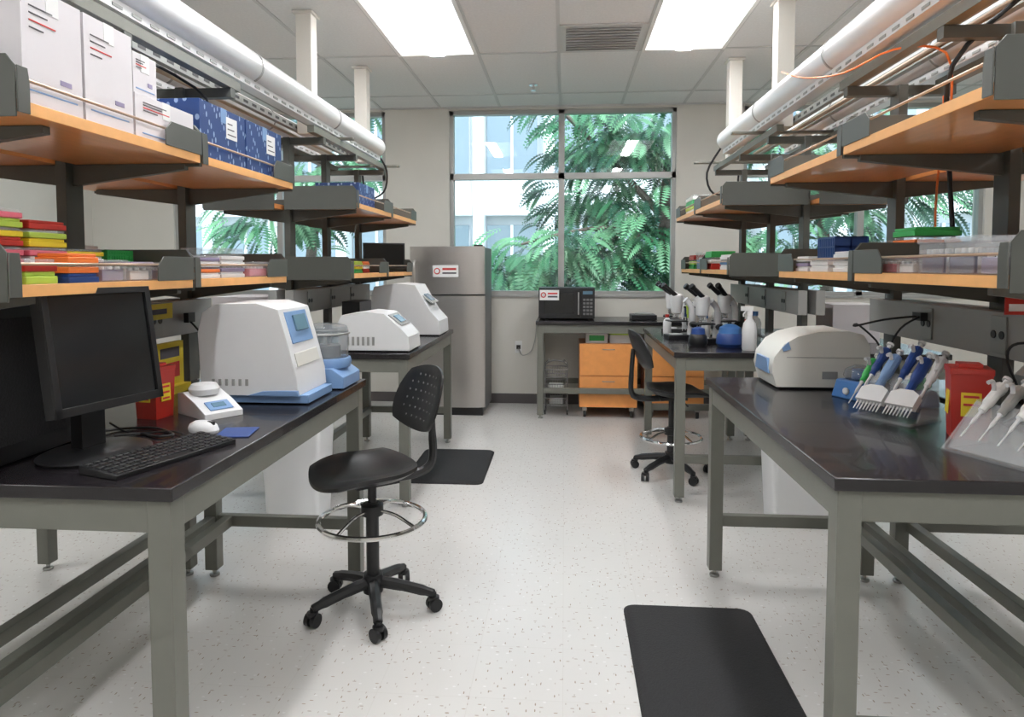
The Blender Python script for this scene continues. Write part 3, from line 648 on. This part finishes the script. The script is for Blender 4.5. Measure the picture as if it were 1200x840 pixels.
# ---------------------------------------------------------------- right bench objects
b=B('benchtop_centrifuge')
b.prism([(.86,.91),(.842,.98),(.85,1.03),(.89,1.085),(.94,1.115),(1.02,1.135),(1.14,1.14),(1.20,1.125),(1.225,1.08),(1.23,.91)],'y',2.83,3.10,'cream')
b.box(.88,1.21,2.85,3.08,.90,.91,'black')
b.prism([(2.87,.96),(3.06,.96),(3.04,1.02),(2.89,1.02)],'x',.838,.85,'bluel')
b.box(1.13,1.20,2.826,2.83,.93,.99,'race'); b.box(1.04,1.10,2.826,2.83,.945,.975,'race'); b.box(.9,1.2,2.8285,2.83,1.03,1.033,'race')
b.prism([(.885,1.055),(.915,1.065),(.905,1.095),(.88,1.07)],'y',2.826,2.832,'bluel')
b.done(bevel=.02,seg=3)
b=B('vortex_mixer'); b.prism([(-.07,-.07),(.07,-.07),(.07,.07),(-.07,.07)],'z',0,.07,'bluep',sc=.82); b.lathe((0,0,0),[(.05,.07),(.058,.085),(.05,.11),(.02,.125)],'smoke'); b.cyl((0,0,.07),(0,0,.11),.028,'bluep'); b.cyl((-.062,.0,.03),(-.074,0,.03),.014,'white'); b.done(loc=(1.12,2.67,Z),rz=R(25),bevel=.012,seg=3)
b=B('vortex_mixer'); b.prism([(-.05,-.05),(.05,-.05),(.05,.05),(-.05,.05)],'z',0,.06,'blued',sc=.85); b.lathe((0,0,0),[(.035,.06),(.04,.09),(.02,.10)],'green'); b.done(loc=(1.27,2.53,Z),rz=R(5),bevel=.012,seg=3)
def pip(b,p,d,side,body,acc,multi=False,L=.24):
    p=Vector(p); d=Vector(d).normalized(); side=Vector(side).normalized()
    q=d.cross(side).normalized()
    if multi:
        P=[]
        for t,w,th in ((.035,.045,.012),(.085,.045,.013),(.10,.02,.013)):
            c=p+d*t; P.append([c+side*w+q*th,c-side*w+q*th,c-side*w-q*th,c+side*w-q*th])
        b.rings(P,body)
        for k in range(8): o=side*(-.038+.011*k); b.cyl(p+o+d*.035,p+o,.003,body,r1=.0015,seg=6)
        b.tube([p+d*.10,p+d*.16,p+d*L],[.014,.019,.017],acc,seg=10)
    else:
        b.tube([p,p+d*.06,p+d*.10],[.002,.005,.008],body,seg=8); b.tube([p+d*.10,p+d*.13,p+d*.18,p+d*L],[.010,.014,.017,.015],acc,seg=10)
    b.cyl(p+d*L,p+d*(L+.02),.006,'white',seg=8); b.cyl(p+d*(L+.02),p+d*(L+.028),.012,body,seg=12)
    b.tube([p+d*(L-.03)+q*.012,p+d*(L-.02)+q*.035,p+d*(L-.035)+q*.045],.006,body,seg=6)
b=B('pipette_rack')
b.prism([(-.09,0),(.09,0),(.09,.008),(-.09,.008)],'y',-.10,.10,'clear')
b.prism([(-.05,.008),(.08,.008),(.06,.17),(.05,.17)],'y',-.10,-.094,'clear'); b.prism([(-.05,.008),(.08,.008),(.06,.17),(.05,.17)],'y',.094,.10,'clear')
b.cb((-.0,0,.09),(.006,.19,.13),'clear',rot=(0,40,0))
d=(.72,0,.66)
pip(b,(-.10,-.055,.03),d,(0,1,0),'white','blued',True); pip(b,(-.10,.045,.03),d,(0,1,0),'white','bluel',True); pip(b,(-.06,-.09,.05),d,(0,1,0),'white','white',L=.22)
pip(b,(-.05,-.0,.06),d,(0,1,0),'white','blued'); pip(b,(-.05,.10,.06),d,(0,1,0),'white','blued',L=.22); pip(b,(-.04,.14,.03),d,(0,1,0),'white','green',L=.2)
b.done(loc=(1.09,2.32,Z),rz=R(35),bevel=0)
biobox((1.18,2.08,Z),R(-20),1.15)
b=B('pipette_rack')
b.prism([(-.10,0),(.10,0),(.10,.006),(-.10,.006)],'y',-.12,.12,'clear'); b.prism([(-.10,.006),(.09,.006),(.08,.13),(.03,.13)],'y',-.12,-.114,'clear'); b.prism([(-.10,.006),(.09,.006),(.08,.13),(.03,.13)],'y',.114,.12,'clear')
b.cb((-.03,0,.065),(.005,.23,.16),'clear',rot=(0,42,0))
for k in range(4): pip(b,(-.09,-.075+.05*k,.045),(.75,-.0,.62),(0,1,0),'white','paper' if k%2 else 'race',L=.20)
b.done(loc=(1.17,1.86,Z),rz=R(24),bevel=0)
b=B('power_cable'); b.box(1.30,1.325,2.60,2.66,1.20,1.23,'black'); b.tube([(1.3,2.63,1.215),(1.2,2.66,1.20),(1.12,2.72,1.17),(1.15,2.76,1.17),(1.25,2.80,1.08),(1.26,2.81,.95)],.004,'black'); b.tube([(1.3,2.61,1.215),(1.24,2.62,1.17),(1.22,2.66,1.08),(1.24,2.70,.95)],.004,'black'); b.done(bevel=0)
b=B('power_cable'); b.box(1.29,1.325,1.93,2.0,1.175,1.205,'black'); b.tube([(1.29,1.97,1.19),(1.25,2.0,1.18),(1.25,2.02,1.13),(1.31,2.04,1.0),(1.32,2.14,.93)],.004,'black'); b.tube([(1.29,1.95,1.19),(1.26,1.94,1.15),(1.30,1.93,1.05),(1.33,1.95,.92)],.004,'black'); b.done(bevel=0)
b=B('red_safety_tag'); b.box(1.225,1.285,2.0,2.004,1.265,1.33,'red'); b.box(1.235,1.275,1.998,2.0,1.275,1.295,'paper'); b.tube([(1.255,2.002,1.33),(1.255,2.002,1.3395)],.002,'paper'); b.cyl((1.255,2.002,1.3395),(1.255,2.002,1.352),.012,'paper'); b.done(bevel=0)
def microscope(loc,rz,c='white'):
    b=B('stereo_microscope')
    b.prism([(-.09,-.07),(.10,-.06),(.10,.06),(-.09,.07)],'z',0,.03,'black'); b.cyl((.03,0,.03),(.03,0,.036),.045,'paper')
    b.tube([(-.07,0,.02),(-.08,0,.12),(-.075,0,.22),(-.03,0,.27)],[.025,.022,.02,.025],c,seg=12)
    b.box(-.03,.09,-.06,.06,.12,.13,'black'); b.cyl((-.08,-.05,.10),(-.08,.05,.10),.022,'black')
    b.lathe((.03,0,.0),[(.02,.17),(.035,.18),(.04,.23),(.045,.27),(.045,.30),(.03,.31)],c)
    for a in (0,2.1,4.2): b.cyl((.03+.015*math.cos(a),.015*math.sin(a),.145),(.03+.015*math.cos(a),.015*math.sin(a),.18),.009,'chrome')
    for s in (-1,1): b.cyl((.03,s*.02,.29),(.12,s*.035,.36),.016,'black'); b.cyl((.12,s*.035,.36),(.14,s*.038,.375),.02,'black')
    return b.done(loc=loc,rz=rz,bevel=.003)
mc=microscope((.93,4.55,Z),R(200)); dup(mc,(.80,4.78,Z),R(190)); dup(mc,(1.12,4.80,Z),R(215)); dup(mc,(.84,5.25,Z),R(170))
b=B('mini_centrifuge'); b.lathe((0,0,0),[(.07,0),(.085,.02),(.08,.07),(.07,.085)],'blued',seg=28); b.lathe((0,0,0),[(.07,.085),(.065,.12),(.03,.14),(.01,.142)],'bluep',seg=28); b.done(loc=(1.03,4.33,Z),bevel=0)
b=B('mini_centrifuge'); b.lathe((0,0,0),[(.05,0),(.06,.02),(.055,.06),(.045,.075)],'black',seg=28); b.lathe((0,0,0),[(.045,.075),(.04,.11),(.01,.12)],'blued',seg=28); b.done(loc=(.84,4.36,Z),bevel=0)
b=B('spray_bottle'); b.lathe((0,0,0),[(.038,0),(.042,.01),(.042,.12),(.036,.16),(.016,.19),(.014,.21)],'white'); b.cyl((0,0,.21),(0,0,.235),.017,'paper'); b.box(-.05,.02,-.012,.012,.235,.262,'paper'); b.tube([(-.02,0,.235),(-.035,0,.215),(-.033,0,.20)],.005,'paper'); b.done(loc=(1.10,4.15,Z),rz=R(-20),bevel=0)
def bottle(x,y,h,r,c,cap):
    b=B('reagent_bottle'); b.lathe((x,y,Z),[(r*.95,0),(r,.006),(r,h*.62),(r*.8,h*.74),(r*.4,h*.82),(r*.4,h*.86)],c,seg=20); b.lathe((x,y,Z),[(r*.5,h*.86),(r*.5,h),(r*.45,h)],cap,seg=16); b.done(bevel=0)
for q in ((.96,4.72,.17,.03,'white','bluep'),(1.17,4.48,.16,.03,'clear','red'),(1.27,4.66,.2,.04,'smoke','bluep'),(.98,5.30,.16,.035,'white','red'),(1.10,5.02,.22,.04,'clear','blued'),(1.0,5.47,.2,.04,'smoke','orange'),(1.22,5.2,.24,.045,'white','blued'),(.75,5.05,.15,.03,'white','red')): bottle(*q)
b=B('pipette_rack')
b.cyl((0,0,0),(0,0,.012),.08,'race',seg=24); b.cyl((0,0,.012),(0,0,.24),.01,'chrome'); b.cyl((0,0,.20),(0,0,.21),.06,'black',seg=24)
for k in range(6):
    a=k*math.pi/3; b.X=Matrix.Translation((.062*math.cos(a),.062*math.sin(a),.03)); pip(b,(0,0,0),(0,0,1),(-math.sin(a),math.cos(a),0),'white',('bluep','white','blued','white','lime','white')[k],L=.21)
b.X=Matrix.Identity(4); b.done(loc=(.92,5.04,Z),bevel=0)
tub(1.25,4.15,Z,.12,.12,.1,'paper')

b=B('tall_storage_cabinet'); b.box(-4.98,-4.45,3.2,4.3,0,2.1,'race'); 
for y0 in (3.21,3.76): b.box(-4.45,-4.43,y0,y0+.53,.08,2.08,'steel')
for y in (3.7,3.8): b.cyl((-4.42,y,1.0),(-4.42,y,1.2),.008,'chrome')
b.done()
b=B('tall_storage_cabinet'); b.box(4.6,5.18,3.2,4.4,0,2.1,'paper')
for y0 in (3.21,3.81): b.box(4.58,4.6,y0,y0+.58,.08,2.08,'white')
b.done()
cycler((-2.1,2.4,Z),R(180)); cycler((1.9,2.5,Z),R(180),1.1)
carton(-2.3,-1.9,4.3,4.7,Z,.3); carton(1.75,2.05,4.6,4.9,Z,.25)

# ---------------------------------------------------------------- outside
b=B('outside_ground'); b.box(-20,20,YF+0.25,30,-0.6,-0.5,'ground'); b.done(bevel=0)
b=B('neighbouring_building'); b.box(-18,18,15,16,-.5,12,'facade')
for fl in range(4):
    for k in range(-12,13):
        x=k*1.5-.2; z=.4+fl*3.0; b.box(x,x+1.1,14.93,14.99,z,z+1.9,'facadeg'); b.box(x+.52,x+.58,14.88,14.93,z,z+1.9,'facade')
    b.box(-18,18,14.75,15,2.5+fl*3,2.75+fl*3,'facade')
for k in range(-12,13): b.box(k*1.5-.45,k*1.5-.22,14.5,15,-.5,12,'facade')
b.done(bevel=0)
def foliage(name,clusters,trunk):
    b=B(name); ids=[b.mi('lf1'),b.mi('lf2'),b.mi('lf3')]
    for pts,r_ in trunk: b.tube(pts,r_,'bark',seg=8)
    rnd=random.Random(3)
    for (cx,cy,cz,rad,n) in clusters:
        for q in range(n):
            th=rnd.uniform(0,2*math.pi); ph=rnd.uniform(-.6,1); rr=rad*rnd.uniform(.25,1)
            p=Vector((cx+rr*math.cos(th)*1.1,cy+rr*math.sin(th)*.6,cz+rr*ph*.75))
            d=Vector((math.cos(th)+rnd.uniform(-.5,.5),math.sin(th)*.6-.35,rnd.uniform(-.35,.45))).normalized()
            L=rnd.uniform(.4,.7); nL=13; w=rnd.choice([0,0,1,1,2])
            up=Vector((rnd.uniform(-.5,.5),-.6+rnd.uniform(-.4,.3),1)).normalized(); side=d.cross(up).normalized()
            pos=p.copy(); dd=d.copy()
            for k in range(nL):
                dd=(dd+Vector((0,0,-.11))).normalized(); pos=pos+dd*L/nL
                ll=.12*math.sin(math.pi*(k+1.5)/(nL+2))+.03
                for s in (-1,1):
                    o=(side*s+dd*.45+Vector((0,0,-.12))).normalized(); wv=dd*ll*.20
                    a=pos; t=pos+o*ll; m1=pos+o*ll*.5+wv; m2=pos+o*ll*.5-wv
                    b.f([b.v(a),b.v(m1),b.v(t),b.v(m2)],ids[w])
    return b.done(loc=(0,0,0),bevel=0)
foliage('courtyard_tree',[(1.3,9.6,3.2,.9,130),(.6,9.7,3.0,.7,80),(1.4,9.7,1.9,.9,120),(.6,9.6,1.5,.7,100),(-.2,9.4,1.5,.6,70),(-.85,9.4,1.35,.4,45),(.15,9.6,3.5,.45,35),(-1.6,9.4,3.9,.35,20),(.5,10.4,2.3,.9,70),(1.5,10.6,2.6,1.1,70),(.2,10,.9,1.1,120)],
   [([(1.75,9.9,-.5),(1.6,9.9,1.0),(1.42,9.9,2.0),(1.55,9.9,3.2),(1.9,9.9,5)],[.12,.11,.09,.08,.05]),([(1.47,9.9,2.0),(.9,9.7,2.6),(.3,9.6,3.2),(-.2,9.6,3.7)],[.05,.04,.03,.02]),([(1.5,9.9,1.6),(.9,9.7,1.9),(.2,9.5,1.9),(-.6,9.4,1.7)],[.04,.03,.02,.015])])
foliage('courtyard_tree',[(-3.6,9.5,2.8,.9,80),(-4.4,9.8,2.0,.9,70),(-2.9,9.6,3.6,.6,40)],[([(-3.9,10,-.5),(-3.8,10,1.5),(-3.5,10,3.5)],[.1,.08,.05])])
foliage('courtyard_tree',[(3.0,9.4,3.2,.9,90),(4.1,9.5,2.4,1.0,100),(3.2,9.6,1.7,.8,80),(5.2,9.8,2.8,1.0,70)],[([(3.6,10,-.5),(3.7,10,1.5),(3.3,10,3.5)],[.1,.08,.05])])

# ---------------------------------------------------------------- world and sun
w=bpy.data.worlds.new('sky'); scene.world=w; w.use_nodes=True
bg=w.node_tree.nodes['Background']; bg.inputs[0].default_value=(.80,.90,1,1); bg.inputs[1].default_value=2.0
sd=bpy.data.lights.new('sun','SUN'); sd.energy=2.6; sd.angle=R(3); so=bpy.data.objects.new('sun',sd); scene.collection.objects.link(so); so.rotation_euler=Euler((R(42),0,R(15)))

# ---------------------------------------------------------------- camera
cd=bpy.data.cameras.new('camera'); cd.lens=24.0; cd.sensor_width=36; cd.clip_start=.05
PITCH=3.0
cd.shift_y=-(108-800*math.tan(R(PITCH)))/1200
co=bpy.data.objects.new('camera',cd); scene.collection.objects.link(co)
co.location=(0,0,1.4); co.rotation_euler=(R(90-PITCH),0,R(4.4)); scene.camera=co
